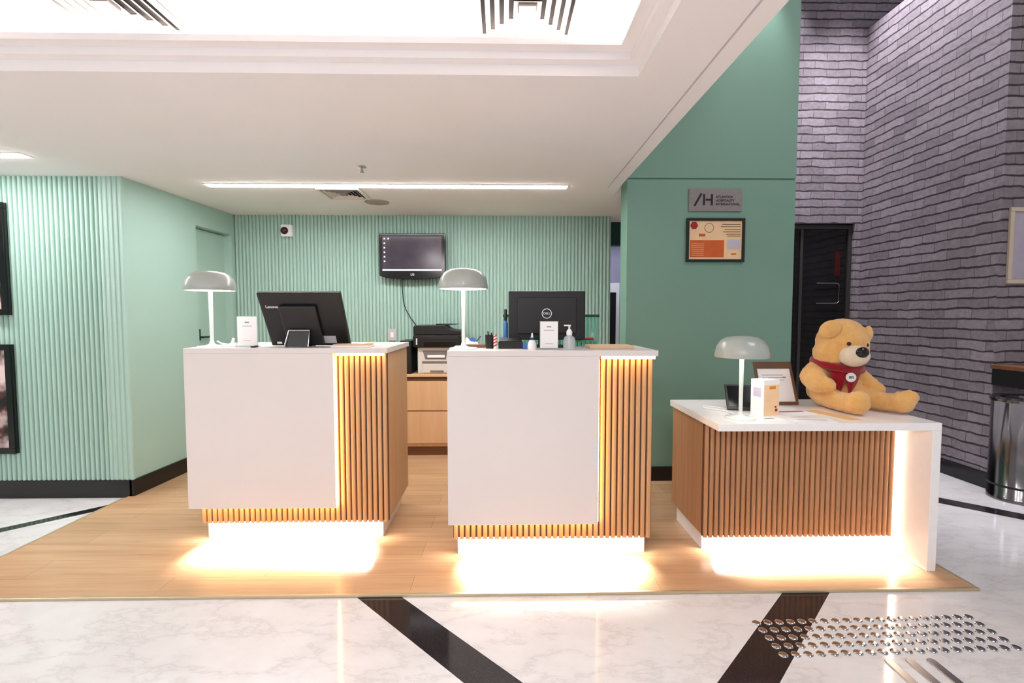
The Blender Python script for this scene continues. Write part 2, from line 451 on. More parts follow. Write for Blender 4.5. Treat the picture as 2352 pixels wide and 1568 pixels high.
# dark glass door under the brick
D2 = struct(MB().box(2.25, BY + .05, .01, 3.60, BY + .075, 2.22).build('door_2', 'dark_door'), 'dark tinted glass door under the brick wall')
m = MB(); m.box(2.21, BY + .03, 0, 2.25, BY + .1, 2.26).box(3.60, BY + .03, 0, 3.64, BY + .1, 2.26).box(2.25, BY + .03, 2.22, 3.60, BY + .1, 2.26).box(3.10, BY + .035, 0.01, 3.13, BY + .09, 2.22)
m.build('door_frame', 'dark_frame', D2, bevel=.002)
MB().tube([(3.28, BY + .035, 1.66), (3.50, BY + .035, 1.66), (3.52, BY + .035, 1.64), (3.52, BY + .035, 1.47), (3.50, BY + .035, 1.45), (3.28, BY + .035, 1.45)], .006).build('door_handle', 'steel', D2, smooth=True)
MB().box(3.47, BY + .044, 1.74, 3.53, BY + .049, 1.99).build('red_sign', 'dark_red', D2)

# passage behind the sage wall
struct(MB().box(.7, 6.3, 0, 3.6, 6.4, 2.6).build('wall_passage', 'lilac_wall'), 'lilac lit wall at the end of the narrow passage')
struct(MB().box(1.0, 5.15, 2.06, 2.2, 5.25, 2.32).build('trim_4', 'dark_teal'), 'dark lintel over the narrow passage')
D3 = struct(MB().box(1.26, 6.27, 0, 1.455, 6.30, 1.62).build('door_3', 'black'), 'dark door at the end of the passage')
MB().box(1.455, 6.25, 0, 1.495, 6.30, 1.74).box(1.24, 6.25, 1.62, 1.455, 6.30, 1.74).build('door_frame', 'white_paint', D3)

# ceiling with recessed tray and cove ledge
TX, TY = .557, 2.045
m = MB()
m.box(-7, TY, CZ, TX, 5.0, CZ + .10)                         # towards the counters
m.box(TX, -3.2, CZ, .802, 5.0, CZ + .10)                     # right border
m.box(.802, -3.2, CZ + .022, .812, 3.79, CZ + .10)           # shadow gap
m.box(.812, -3.2, CZ, .892, CY, CZ + .10)
m.box(.802, 3.79, CZ, .812, CY, CZ + .1)
m.box(.802, CY, CZ, .90, 5.0, CZ + .1); m.box(.90, 4.006, CZ, 2.2, 5.0, CZ + .1)
for off, z in ((.042, .045), (.092, .075)):                  # two steps of the tray moulding
    m.box(-7, TY - off, CZ + z, TX - off + .0, TY - off + .05, CZ + .10)
    m.box(TX - off, -3.2, CZ + z, TX - off + .05, TY - off + .05, CZ + .10)
m.box(-7, TY + .14, CZ + .10, TX + .13, TY + .19, CZ + .3); m.box(TX + .08, -3.2, CZ + .10, TX + .13, TY + .19, CZ + .3)
m.box(-7, -3.2, CZ + .205, TX + .08, TY + .14, CZ + .26)     # upper ceiling of the tray
struct(m.build('ceiling', 'white_paint'), 'white plaster ceiling with a recessed lit tray')
struct(MB().box(.80, -3.2, CZ + .10, .89, CY, 5.6).build('wall_upper_right', 'white_paint'), 'white upper floor fascia towards the lobby')
struct(MB().box(-7, -3.3, 0, -6.9, 3.6, 3).build('wall_far_left', 'green'), 'far left lobby wall')
struct(MB().box(.9, 5.001, CZ, 2.2, 6.3, CZ + .1).build('ceiling_passage', 'white_paint'), 'passage ceiling')

# ------------------------------------------------------------------ ceiling fittings
tag(MB().box(-6.9, TY + .045, CZ + .101, TX + .04, TY + .06, CZ + .112).build('cove_light_strip', 'led_cove'), 'hidden warm strip light along the far ledge of the ceiling tray', 'strip light')
tag(MB().box(TX + .045, -3.1, CZ + .101, TX + .06, TY + .04, CZ + .112).build('cove_light_strip', 'led_cove'), 'hidden warm strip light along the right ledge of the ceiling tray', 'strip light')
def linear(x0, x1, y, label):
    t = T('linear_light', label, 'ceiling light', ((x0+x1)/2, y, CZ), 'recessed linear ceiling lights')
    t.part(MB().box(x0 - .012, y - .044, CZ - .004, x1 + .012, y - .032, CZ).box(x0 - .012, y + .032, CZ - .004, x1 + .012, y + .044, CZ).box(x0 - .012, y - .032, CZ - .004, x0, y + .032, CZ).box(x1, y - .032, CZ - .004, x1 + .012, y + .032, CZ), 'frame', 'vent_white')
    t.part(MB().box(x0, y - .032, CZ - .008, x1, y + .032, CZ), 'diffuser', 'linear')
linear(-2.215, .483, 3.755, 'long recessed linear light over the reception counters')
linear(-5.6, -2.92, 3.09, 'recessed linear light over the fluted left wall')
def vent(cx, cy, z, s, n, label):
    t = T('ceiling_vent', label, 'ceiling vent', (cx, cy, z), 'square louvred ceiling vents')
    h = s/2
    t.part(MB().box(cx-h, cy-h, z-.003, cx+h, cy+h, z), 'backing', 'grille_shadow')
    m = MB(); w = .022
    m.box(cx-h, cy-h, z-.014, cx+h, cy-h+w, z-.003).box(cx-h, cy+h-w, z-.014, cx+h, cy+h, z-.003).box(cx-h, cy-h+w, z-.014, cx-h+w, cy+h-w, z-.003).box(cx+h-w, cy-h+w, z-.014, cx+h, cy+h-w, z-.003)
    t.part(m, 'frame', 'vent_white')
    step = (h - w) / (n + .9)
    for k in range(n):
        a = h - w - step*(k + .45); b = a - step*.5; m = MB()
        for sx, sy in ((1,0),(-1,0),(0,1),(0,-1)):
            if sx: pts = [(cx+sx*a, cy-a, z-.016), (cx+sx*a, cy+a, z-.016), (cx+sx*b, cy+b, z-.006), (cx+sx*b, cy-b, z-.006)]
            else: pts = [(cx-a, cy+sy*a, z-.016), (cx+a, cy+sy*a, z-.016), (cx+b, cy+sy*b, z-.006), (cx-b, cy+sy*b, z-.006)]
            m.prism(pts, (0, 0, .0025))
        t.part(m, 'louver', 'vent_white')
    c = h - w - step*n
    t.part(MB().prism([(cx-c, cy-c, z-.018), (cx+c, cy-c, z-.018), (cx+c, cy+c, z-.018), (cx-c, cy+c, z-.018)], (0, 0, .015)), 'center_plate', 'alum')
ZU = CZ + .205
vent(.095, 1.935, ZU, .40, 4, 'square louvred vent in the lit tray, nearer its right end')
vent(-1.50, 1.935, ZU, .40, 4, 'square louvred vent in the lit tray, further left')
vent(-1.27, 3.98, CZ, .33, 4, 'small louvred vent just behind the long linear light')
t = T('sprinkler_head', 'small metal fire sprinkler hanging from the ceiling before the long light', 'sprinkler', (-.925, 3.28, CZ))
t.part(MB().lathe([(0, CZ + .004), (.030, CZ + .004), (.030, CZ), (.028, CZ-.006), (.012, CZ-.010), (0, CZ-.010)], (-.925, 3.28, 0), 20), 'escutcheon', 'steel', smooth=True)
t.part(MB().lathe([(0, CZ-.008), (.009, CZ-.008), (.008, CZ-.03), (.013, CZ-.034), (.013, CZ-.04), (0, CZ-.042)], (-.925, 3.28, 0), 16), 'nozzle', 'steel', smooth=True)
tag(MB().lathe([(0, CZ-.006), (.098, CZ-.006), (.105, CZ), (0, CZ)], (-1.085, 4.29, 0), 40).build('ceiling_speaker', plain('speaker_mesh', srgb(170, 158, 144), .8, bump=.5, bscale=600), org=(-1.085, 4.29, CZ), smooth=True), 'flat round speaker grille in the ceiling behind the small vent', 'speaker')

# ------------------------------------------------------------------ wall fittings
def framed(name, label, cat, x0, x1, z0, z1, y, bw, dep, fmat, pmat, part='picture'):
    t = T(name, label, cat, ((x0+x1)/2, y, z0))
    m = MB(); yf = y - dep
    m.box(x0, yf, z0, x1, y, z0+bw).box(x0, yf, z1-bw, x1, y, z1).box(x0, yf, z0+bw, x0+bw, y, z1-bw).box(x1-bw, yf, z0+bw, x1, y, z1-bw)
    t.part(m, 'frame', fmat, bevel=.003)
    p = t.part(MB().box(x0+bw, y - dep*.45, z0+bw, x1-bw, y - .002, z1-bw), part, pmat)
    return t, p
YW = YL - .019
framed('picture_frame', 'upper black framed photo on the fluted left wall', 'picture', -4.1, -3.478, 1.325, 2.11, YW, .042, .035, 'black_gloss', 'photo')
framed('picture_frame', 'lower black framed photo on the fluted left wall', 'picture', -4.1, -3.478, .335, 1.118, YW, .042, .035, 'black_gloss', 'photo')
framed('picture_frame', 'cream framed lilac picture on the brick wall at far right', 'picture', 3.752, 4.25, 1.56, 2.12, 3.592, .03, .02, 'frame_cream', 'mat_lilac')

# siren box
YF = YB - .019
t = T('alarm_box', 'small white wall box with a dark red lens high on the back wall', 'alarm', (-2.09, YF, 2.08))
t.part(MB().box(-2.145, YF - .05, 2.085, -2.035, YF + .004, 2.20), 'case', 'white_plastic', bevel=.012, seg=3)
q = Matrix.Translation((-2.105, YF - .05, 2.14)) @ Matrix.Rotation(math.pi/2, 4, 'X')
t.part(MB().lathe([(0, 0), (.036, 0), (.034, .012), (.02, .024), (0, .028)], seg=24, mtx=q), 'lens', 'dark_red', smooth=True)

# wall television
t = T('wall_television', 'black wall television showing a dark computer desktop on the back wall', 'television', (-.87, YF, 1.67))
yt = YF - .10
poly = [(-1.187, yt, 2.11), (-.552, yt, 2.11), (-.552, yt, 1.705), (-.62, yt, 1.683), (-.75, yt, 1.672), (-.87, yt, 1.669), (-.99, yt, 1.672), (-1.12, yt, 1.683), (-1.187, yt, 1.705)]
t.part(MB().prism(poly, (0, .06, 0)), 'cabinet', 'black_gloss', bevel=.006)
sp = t.part(MB().box(-1.155, yt - .003, 1.752, -.588, yt + .001, 2.078), 'screen', 'screen')
t.part(MB().box(-1.155, yt - .0045, 1.752, -.588, yt - .003, 1.766), 'task_bar', 'screen_bar', under=sp)
for ix, iz in [(-1.142, 2.05 - i*.043) for i in range(6)] + [(-1.105, 2.05)]:
    t.part(MB().box(ix, yt - .0045, iz, ix + .015, yt - .003, iz + .015), 'desktop_icon', 'screen_icon', under=sp)
text_part(t, 'LG', .03, front(-.87, yt - .001, 1.717), 'logo_lettering', 'logo_white')
t.part(MB().box(-1.0, yt + .06, 1.80, -.74, YF + .002, 2.0), 'wall_bracket', 'black')
t.part(MB().box(-1.18, yt - .002, 2.086, -.558, yt, 2.094), 'bezel_highlight', 'char')
tag(MB().tube([(-.99, YF - .008, 1.70), (-.988, YF - .006, 1.60), (-.982, YF - .006, 1.50), (-.976, YF - .006, 1.45), (-.955, YF - .006, 1.38), (-.91, YF - .006, 1.30), (-.86, YF - .006, 1.23), (-.84, YF - .006, 1.1)], .0045).build('power_cord', 'black', org=(-.9, YF, 1.1), smooth=True), 'thin black cord hanging from the wall television', 'cord')
for x0, x1, z0, z1, lab in ((-1.135, -1.05, 1.075, 1.192, 'grey switch plate on the back wall left of the printers'), (.858, .93, 1.06, 1.20, 'grey switch plate at the right end of the back wall')):
    t = T('switch_plate', lab, 'switch', ((x0+x1)/2, YF, z0))
    t.part(MB().box(x0, YF - .009, z0, x1, YF, z1), 'plate', 'switch', bevel=.003)
    xm = (x0+x1)/2; zm = (z0+z1)/2
    t.part(MB().box(xm - .015, YF - .013, zm - .025, xm + .015, YF - .009, zm + .025), 'rocker', 'white_plastic', bevel=.001)

# signs on the sage wall
t = T('wall_sign', 'grey metal plaque with black lettering above the framed certificate', 'sign', (1.644, CY, 2.127))
t.part(MB().box(1.438, CY - .012, 2.127, 1.85, CY, 2.30), 'plate', 'alum', bevel=.002)
yy = CY - .0125
m = MB(); m.prism([(1.472, yy, 2.168), (1.489, yy, 2.168), (1.541, yy, 2.262), (1.524, yy, 2.262)], (0, -.002, 0))
t.part(m, 'slash_mark', 'ink')
m = MB(); m.box(1.546, yy - .002, 2.172, 1.561, yy, 2.256).box(1.607, yy - .002, 2.172, 1.622, yy, 2.256).box(1.566, yy - .002, 2.208, 1.6065, yy, 2.222)
t.part(m, 'letter_mark', 'ink')
for tx, z, sx in (('ATLANTICA', 2.236, 1.0), ('HOSPITALITY', 2.208, 1.0), ('INTERNATIONAL', 2.180, 1.0)):
    text_part(t, tx, .0245, front(1.645, yy, z), 'lettering', 'ink', align='LEFT', sx=sx)

t, p = framed('framed_certificate', 'black framed orange and cream certificate on the sage wall', 'certificate', 1.422, 1.878, 1.738, 2.075, CY, .021, .02, 'black', 'peach', 'certificate_sheet')
yc = CY - .0095
t.part(MB().box(1.452, yc - .001, 1.775, 1.718, yc, 1.906), 'orange_panel', 'rust', under=p)
m = MB()
for i in range(7): m.box(1.462, yc - .0018, 1.786 + i*.015, 1.56, yc - .001, 1.789 + i*.015)
t.part(m, 'panel_text', 'peach', under=p)
t.part(MB().lathe([(0, 0), (.031, 0), (.031, .001), (0, .001)], seg=6, mtx=front(1.482, yc, 2.018)), 'red_emblem', 'maroon', under=p)
t.part(MB().lathe([(.033, 0), (.036, 0), (.036, .001), (.033, .001), (.033, 0)], seg=32, mtx=front(1.60, yc, 2.0)), 'round_seal', 'frame_brown', under=p)
m = MB()
for i, (a, zz) in enumerate(((1.70, 2.025), (1.69, 2.008), (1.72, 1.985), (1.71, 1.968), (1.73, 1.951), (1.74, 1.936))): m.box(a, yc - .001, zz, 1.845, yc, zz + .004)
t.part(m, 'text_lines', 'frame_brown', under=p)
t.part(MB().box(1.745, yc - .001, 1.84, 1.845, yc, 1.91), 'grey_stamp', 'lilac_grey', under=p)
for q4 in ((1.52, 1.935, 1.57, 1.955), (1.775, 1.795, 1.815, 1.805)): t.part(MB().box(q4[0], yc - .001, q4[1], q4[2], yc, q4[3]), 'orange_tab', 'rust', under=p)

# ------------------------------------------------------------------ counters
def slats(x0, x1, y, z0, z1, pitch=.0312, r=.0126):
    m = MB(); n = max(1, round((x1 - x0) / pitch)); p = (x1 - x0) / n
    for i in range(n):
        cx = x0 + p*(i + .5)
        pts = [(cx + a*p, y - d, z0) for a, d in ((-.37, 0), (-.365, .008), (-.31, .0115), (-.2, .013), (.2, .013), (.31, .0115), (.365, .008), (.37, 0))]
        m.prism(pts, (0, 0, z1 - z0))
    return m

def counter(label, x0, x1, yp, xsplit, zp, plx0, plx1, ply, sx0, sx1, yback, group):
    """x0..x1 slab, yp panel front, xsplit right edge of the white panel"""
    t = T('reception_counter', label, 'reception counter', ((x0+x1)/2, yp + .3, .012), group)
    yslat = yp + .066; top = 1.14
    t.part(MB().box(x0, yp, top - .03, x1, yback, top), 'countertop', 'counter_white', bevel=.002)
    t.part(MB().box(x0, yp, zp, xsplit, yp + .02, top - .0302), 'front_panel', 'counter_white', bevel=.0015)
    t.part(slats(sx0, sx1, yslat, .122, top - .031), 'slatted_front', 'counter_wood', smooth=True)
    t.part(MB().box(sx0, yslat + .0005, .127, sx1, yslat + .015, top - .031), 'slat_backing', 'slot_dark')
    for xa, xb in ((sx0, sx0 + .016), (sx1 - .016, sx1)):
        t.part(MB().box(xa, yslat + .0155, .135, xb, yback - .004, top - .031), 'side_panel', 'counter_side')
    t.part(MB().box(sx0 + .017, yback - .022, .15, sx1 - .017, yback - .006, top - .031), 'back_panel', 'counter_side')
    t.part(MB().box(sx0 + .017, yslat + .016, .150, sx1 - .017, yback - .023, .166), 'bottom_panel', 'counter_side')
    t.part(MB().box(plx0, ply, .0125, plx1, yback - .03, .150), 'plinth', 'slab_white')
    # the light strips
    t.part(MB().box(xsplit - .004, yp + .021, zp + .005, xsplit + .006, yp + .031, top - .05), 'edge_light', 'led_warm')
    t.part(MB().box(sx0, yp + .021, zp - .006, xsplit, yp + .031, zp + .004), 'edge_light', 'led_warm')
    t.part(MB().box(xsplit + .012, yp + .006, top - .044, sx1 - .006, yp + .018, top - .031), 'edge_light', 'led_warm')
    t.part(MB().box(plx0 + .01, yslat + .018, .140, plx1 - .01, ply - .012 if ply - yslat > .05 else yslat + .03, .1495), 'floor_light', 'led_floor')
    return t
G = 'white fronted reception counters with oak slats'
counter('white fronted oak counter left, carrying the angled computer screen', -1.78, -.650, 2.74, -.952, .227, -1.735, -.71, 2.845, -1.745, -.665, 3.38, G)
counter('white fronted oak counter in the middle, with the hand sanitiser bottle', -.288, .808, 2.51, .50, .222, -.248, .78, 2.62, -.269, .80, 2.965, G)

# low desk on the right
t = T('reception_desk', 'low slatted desk with white waterfall top where the teddy bear sits', 'desk', (1.65, 2.75, .012))
DX0, DX1, DY0, DY1, DZ = 1.078, 2.215, 2.392, 3.10, .78
t.part(MB().box(DX0, DY0, DZ - .038, DX1, DY1, DZ), 'desktop', 'slab_white', bevel=.002)
t.part(MB().box(DX1 - .046, DY0, .0125, DX1, DY1, DZ - .0382), 'end_panel', 'slab_white', bevel=.002)
t.part(slats(1.095, 2.150, 2.606, .105, DZ - .039, pitch=.029), 'slatted_front', 'desk_wood', smooth=True)
t.part(MB().box(1.095, 2.6065, .110, 2.150, 2.622, DZ - .039), 'slat_backing', 'slot_dark')
t.part(MB().box(1.092, 2.6225, .118, 1.108, 3.08, DZ - .039), 'side_panel', 'desk_wood')
t.part(MB().box(1.109, 3.06, .132, 2.168, 3.08, DZ - .039), 'back_panel', 'desk_wood')
t.part(MB().box(1.109, 2.6225, .132, 2.150, 3.059, .148), 'bottom_panel', 'desk_wood')
t.part(MB().box(1.115, 2.655, .0125, 2.1685, 3.05, .1315), 'plinth', 'slab_white')
t.part(MB().box(2.1505, 2.592, .015, 2.1685, 2.604, DZ - .0385), 'edge_light', 'led_desk')
t.part(MB().box(1.13, 2.626, .122, 2.145, 2.640, .1315), 'floor_light', 'led_floor')

# ------------------------------------------------------------------ lamps
LG = 'mushroom table lamps on the counters'
def lamp(x, y, z, lit, label):
    t = T('table_lamp', label, 'table lamp', (x, y, z), LG)
    t.part(MB().lathe([(0, z), (.076, z), (.077, z+.004), (.074, z+.007), (.03, z+.011), (.015, z+.020), (.0105, z+.036), (0, z+.036)], (x, y, 0), 40), 'base', 'lamp_base', smooth=True)
    t.part(MB().lathe([(0, z+.034), (.0095, z+.034), (.0115, z+.324), (0, z+.324)], (x, y, 0), 20), 'stem', 'lamp_base', smooth=True)
    sh = t.part(MB().lathe([(.128, z+.326), (.1325, z+.323), (.134, z+.330), (.132, z+.352), (.124, z+.382), (.106, z+.410), (.078, z+.427), (.04, z+.434), (0, z+.436), (0, z+.431), (.038, z+.429), (.075, z+.422), (.102, z+.405), (.12, z+.378), (.128, z+.350), (.128, z+.326)], (x, y, 0), 48), 'lamp_shade', 'lamp_shade', smooth=True)
    t.part(MB().lathe([(0, z+.325), (.124, z+.325), (.124, z+.332), (0, z+.332)], (x, y, 0), 40), 'diffuser', 'lampglow' if lit else 'lampglow_dim', under=sh, smooth=True)
    return t
lamp(-1.68, 2.845, 1.14, True, 'lit mushroom lamp on the left counter beside the white sign')
lamp(-.214, 2.652, 1.14, True, 'lit mushroom lamp on the left end of the middle counter')
lamp(1.255, 2.53, .78, False, 'grey mushroom lamp on the low desk near the teddy bear')
tag(MB().tube([(-1.68 + .02, 2.86, 1.175), (-1.645, 2.875, 1.16), (-1.60, 2.885, 1.150), (-1.56, 2.89, 1.146), (-1.52, 2.93, 1.145)], .004).build('lamp_cord', 'white_plastic', org=(-1.6, 2.88, 1.14), smooth=True), 'white cord lying behind the lamp on the left counter', 'cord')
tag(MB().box(-1.598, 2.872, 1.1402, -1.562, 2.90, 1.162).cyl((-1.585, 2.886, 1.16), (-1.578, 2.886, 1.19), .008, 12).build('charger_plug', 'white_plastic', org=(-1.58, 2.886, 1.14), bevel=.004), 'small white plug beside the lamp on the left counter', 'plug')
pts = [(1.262, 2.614, .785), (1.26, 2.64, .785), (1.25, 2.70, .785), (1.20, 2.76, .785), (1.17, 2.80, .785), (1.19, 2.85, .785), (1.24, 2.83, .785), (1.28, 2.78, .785), (1.34, 2.74, .785)]
tag(MB().tube(pts, .0035).build('lamp_cord', 'white_plastic', org=(1.22, 2.75, .78), smooth=True), 'white cord looped behind the lamp on the low desk', 'cord')

# ------------------------------------------------------------------ things on the left counter
def sign_stand(x0, x1, y, z0, z1, label, heading):
    t = T('counter_sign', label, 'sign', ((x0+x1)/2, y, z0), 'white notice stands on the counters')
    t.part(MB().box(x0, y, z0, x1, y + .004, z1).box(x0, y - .03, z0, x1, y + .04, z0 + .004), 'acrylic_holder', 'acrylic', bevel=.0015)
    s = t.part(MB().box(x0 + .003, y - .0022, z0 + .008, x1 - .003, y - .0004, z1 - .003), 'notice_sheet', 'paper')
    xm = (x0+x1)/2; m = MB()
    h = z1 - z0
    for hw, za, zb in ((.028, .67, .685), (.012, .78, .82), (.022, .2, .212)):
        t.part(MB().box(xm - hw, y - .003, z0 + h*za, xm + hw, y - .0022, z0 + h*zb), 'printed_line', 'grey_print', under=s)
sign_stand(-1.533, -1.415, 2.84, 1.14, 1.318, 'white notice stand on the left counter beside the lamp', '')

# angled all-in-one computer
t = T('desktop_computer', 'black all-in-one computer leaning back on the left counter', 'computer', (-1.135, 2.87, 1.14))
Q = Matrix.Translation((-1.135, 2.832, 1.301)) @ Matrix.Rotation(math.radians(30), 4, 'X')
# local axes: x right, y towards the staff, z up along the screen
t.part(MB().obox(Q, .462, .028, .35), 'housing', 'black', bevel=.006)
t.part(MB().obox(Q @ Matrix.Translation((-.018, -.025, -.026)), .21, .028, .255), 'rear_cover', 'char', bevel=.01, seg=3)
t.part(MB().obox(Q @ Matrix.Translation((0, .0148, 0)), .44, .002, .33), 'screen', 'black_gloss')
text_part(t, 'Lenovo', .024, Q @ Matrix.Translation((-.165, -.0148, .088)) @ FRONT, 'logo_lettering', 'logo_white')
t.part(MB().obox(Q @ Matrix.Translation((.118, -.0148, -.130)), .075, .002, .05), 'spec_label', 'switch')
t.part(MB().obox(Q @ Matrix.Translation((-.18, -.0148, -.152)), .028, .002, .013), 'service_sticker', 'paper')
a, b = Vector((-1.226, 2.812, 1.236)), Vector((-1.104, 2.812, 1.236)); a2, b2 = Vector((-1.240, 2.792, 1.1462)), Vector((-1.112, 2.792, 1.1462))
t.part(MB().tube([b2 + Vector((0, .12, 0)), b2, b, a, a2, a2 + Vector((0, .12, 0))], .0055), 'stand', 'chrome', smooth=True)
t.part(MB().prism([a + Vector((.006, .006, -.004)), b + Vector((-.006, .006, -.004)), b2 + Vector((-.006, .006, 0)), a2 + Vector((.006, .006, 0))], (0, .005, 0)), 'stand_plate', 'black')
tag(MB().box(-1.43, 2.78, 1.1402, -1.405, 2.83, 1.150).build('computer_mouse', 'black', org=(-1.42, 2.80, 1.14), bevel=.004, seg=3), 'tiny black object on the left counter behind the white notice', 'mouse')
t = T('paper_stack', 'flat stack of papers on the left counter beside the computer', 'papers', (-.85, 2.82, 1.14))
t.part(MB().box(-.975, 2.775, 1.1403, -.75, 2.862, 1.152), 'sheets', 'paper', bevel=.002)
t.part(MB().box(-.965, 2.78, 1.152, -.79, 2.858, 1.159), 'top_sheets', 'kraft', bevel=.002)
tag(MB().prism([(-.785, 2.785, 1.1525), (-.753, 2.785, 1.1525), (-.753, 2.855, 1.1525), (-.785, 2.855, 1.1525)], (0, 0, .010)).build('sticky_note_pad', 'tan', org=(-.77, 2.82, 1.1525), bevel=.002), 'small tan note pad at the end of the paper stack', 'note pad')

# ------------------------------------------------------------------ things on the middle counter
sign_stand(.197, .296, 2.60, 1.14, 1.292, 'white notice stand on the middle counter before the square monitor', '')
t = T('sanitizer_bottle', 'clear hand sanitiser bottle with a white pump on the middle counter', 'bottle', (.358, 2.62, 1.14))
cx, cy = .358, 2.62
t.part(MB().lathe([(0, 1.1403), (.030, 1.1403), (.033, 1.148), (.033, 1.19), (.026, 1.207), (.013, 1.215), (0, 1.215)], (cx, cy, 0), 28), 'bottle_body', 'gel', smooth=True)
pm = t.part(MB().lathe([(0, 1.214), (.0145, 1.214), (.0165, 1.226), (.015, 1.238), (.009, 1.246), (.005, 1.249), (.005, 1.262), (.009, 1.264), (.009, 1.272), (0, 1.272)], (cx, cy, 0), 20), 'pump', 'white_plastic', smooth=True)
t.part(MB().box(cx - .03, cy - .006, 1.264, cx + .008, cy + .006, 1.272), 'spout', 'white_plastic', under=pm, bevel=.003)
t.part(MB().cyl((cx, cy, 1.1405), (cx, cy, 1.214), .005, 10), 'dip_tube', 'white_plastic')
# monitor
t = T('computer_monitor', 'square-on black monitor with a round logo on the middle counter', 'monitor', (.254, 2.82, 1.14))
t.part(MB().box(.033, 2.80, 1.182, .474, 2.832, 1.462), 'housing', 'black', bevel=.005)
t.part(MB().box(.085, 2.788, 1.215, .425, 2.802, 1.425), 'rear_cover', 'char', bevel=.010, seg=3)
t.part(MB().box(.042, 2.832, 1.193, .465, 2.834, 1.454), 'screen', 'black_gloss')
t.part(MB().lathe([(.0245, 0), (.029, 0), (.029, .002), (.0245, .002), (.0245, 0)], seg=36, mtx=front(.251, 2.788, 1.333)), 'logo_ring', 'logo_white')
text_part(t, 'DELL', .0185, front(.251, 2.7875, 1.333), 'logo_lettering', 'logo_white')
t.part(MB().box(.205, 2.795, 1.15, .303, 2.82, 1.24), 'stand_neck', 'char', bevel=.004)
t.part(MB().box(.165, 2.745, 1.1402, .345, 2.88, 1.152), 'stand_base', 'char', bevel=.004)
t = T('acrylic_screen', 'teal tinted acrylic sheet with dark top rail behind the square monitor', 'acrylic screen', (.29, 2.94, 1.14))
t.part(MB().box(.003, 2.938, 1.1402, .580, 2.943, 1.312), 'sheet', 'teal_acrylic')
t.part(MB().box(0, 2.933, 1.312, .583, 2.948, 1.328), 'top_rail', 'dark_teal', bevel=.002)
t = T('spray_bottle', 'blue bottle with a tall black cap left of the square monitor', 'bottle', (.014, 2.86, 1.14))
t.part(MB().lathe([(0, 1.1403), (.013, 1.1403), (.0145, 1.146), (.0145, 1.275), (.008, 1.292), (0, 1.292)], (.0155, 2.862, 0), 20), 'bottle_body', 'blue', smooth=True)
t.part(MB().lathe([(0, 1.291), (.0085, 1.291), (.0085, 1.352), (.006, 1.358), (0, 1.358)], (.0155, 2.862, 0), 16), 'cap', 'black', smooth=True)
t = T('candy_tube', 'red and white striped tube beside the black pen cup on the middle counter', 'tube', (-.042, 2.66, 1.14))
cx, cy = -.042, 2.655
t.part(MB().cyl((cx, cy, 1.1403), (cx, cy, 1.215), .009, 14), 'tube_body', 'paper', smooth=True)
m = MB()
for k in range(4):
    z = 1.15 + k*.017
    m.prism([(cx - .0095, cy - .0096, z), (cx + .0095, cy - .0096, z + .010), (cx + .0095, cy - .0096, z + .018), (cx - .0095, cy - .0096, z + .008)], (0, .002, 0))
t.part(m, 'stripes', 'red')
t = T('pen_cup', 'black mesh pen cup on the middle counter left of the black box', 'pen cup', (-.078, 2.685, 1.14))
cx, cy = -.07, 2.69
t.part(MB().lathe([(0, 1.1403), (.026, 1.1403), (.029, 1.215), (.027, 1.215), (.024, 1.144), (0, 1.144)], (cx, cy, 0), 20), 'cup', 'black', smooth=True)
for dx, dy, h, c in ((-.012, 0, 1.235, 'black'), (.008, .006, 1.228, 'char')):
    tag(MB().cyl((cx + dx*.4, cy + dy, 1.1445), (cx + dx, cy + dy, h), .0035, 8).build('pen', c, org=(cx + dx, cy + dy, 1.1445)), 'black pen in the mesh cup leaning left' if dx < 0 else 'charcoal pen in the mesh cup leaning right', 'pen')
t = T('card_terminal', 'low black box device on the middle counter beside the striped tube', 'device', (.04, 2.68, 1.14))
t.part(MB().box(-.025, 2.66, 1.1403, .11, 2.76, 1.178), 'case', 'black', bevel=.004)
t.part(MB().prism([(-.02, 2.665, 1.178), (.105, 2.665, 1.178), (.105, 2.755, 1.194), (-.02, 2.755, 1.194)], (0, 0, .004)), 'lid', 'char', bevel=.002)
t = T('glue_bottle', 'small white bottle with a tapered nozzle on the middle counter', 'bottle', (.155, 2.63, 1.14))
cx, cy = .158, 2.625
t.part(MB().lathe([(0, 1.1403), (.023, 1.1403), (.025, 1.15), (.023, 1.172), (.014, 1.19), (0, 1.19)], (cx, cy, 0), 22), 'bottle_body', 'white_plastic', smooth=True)
t.part(MB().lathe([(0, 1.189), (.011, 1.189), (.011, 1.203), (0, 1.203)], (cx, cy, 0), 16), 'collar', 'navy', smooth=True)
t.part(MB().lathe([(0, 1.202), (.007, 1.202), (.0035, 1.228), (0, 1.228)], (cx, cy, 0), 12), 'nozzle', 'white_plastic', smooth=True)
tag(MB().box(.108, 2.625, 1.1403, .130, 2.65, 1.172).build('small_carton', 'blue', org=(.12, 2.63, 1.14), bevel=.002), 'tiny blue and white carton left of the nozzle bottle', 'carton')
t = T('tape_dispenser', 'blue and white desk item behind the lamp on the middle counter', 'tape dispenser', (-.165, 2.72, 1.14))
t.part(MB().prism([(-.21, 2.745, 1.158), (-.135, 2.745, 1.158), (-.145, 2.745, 1.172), (-.18, 2.745, 1.176), (-.205, 2.745, 1.20), (-.212, 2.745, 1.19)], (0, .03, 0)), 'body', 'white_plastic', bevel=.002)
t.part(MB().lathe([(0, 0), (.017, 0), (.017, .026), (0, .026)], seg=24, mtx=Matrix.Translation((-.172, 2.773, 1.182)) @ FRONT), 'tape_roll', 'blue', smooth=True)
tag(MB().cyl((-.15, 2.76, 1.176), (-.125, 2.77, 1.205), .0035, 10).build('pen', 'navy', org=(-.14, 2.74, 1.176)), 'dark blue pen leaning on the tape dispenser', 'pen')
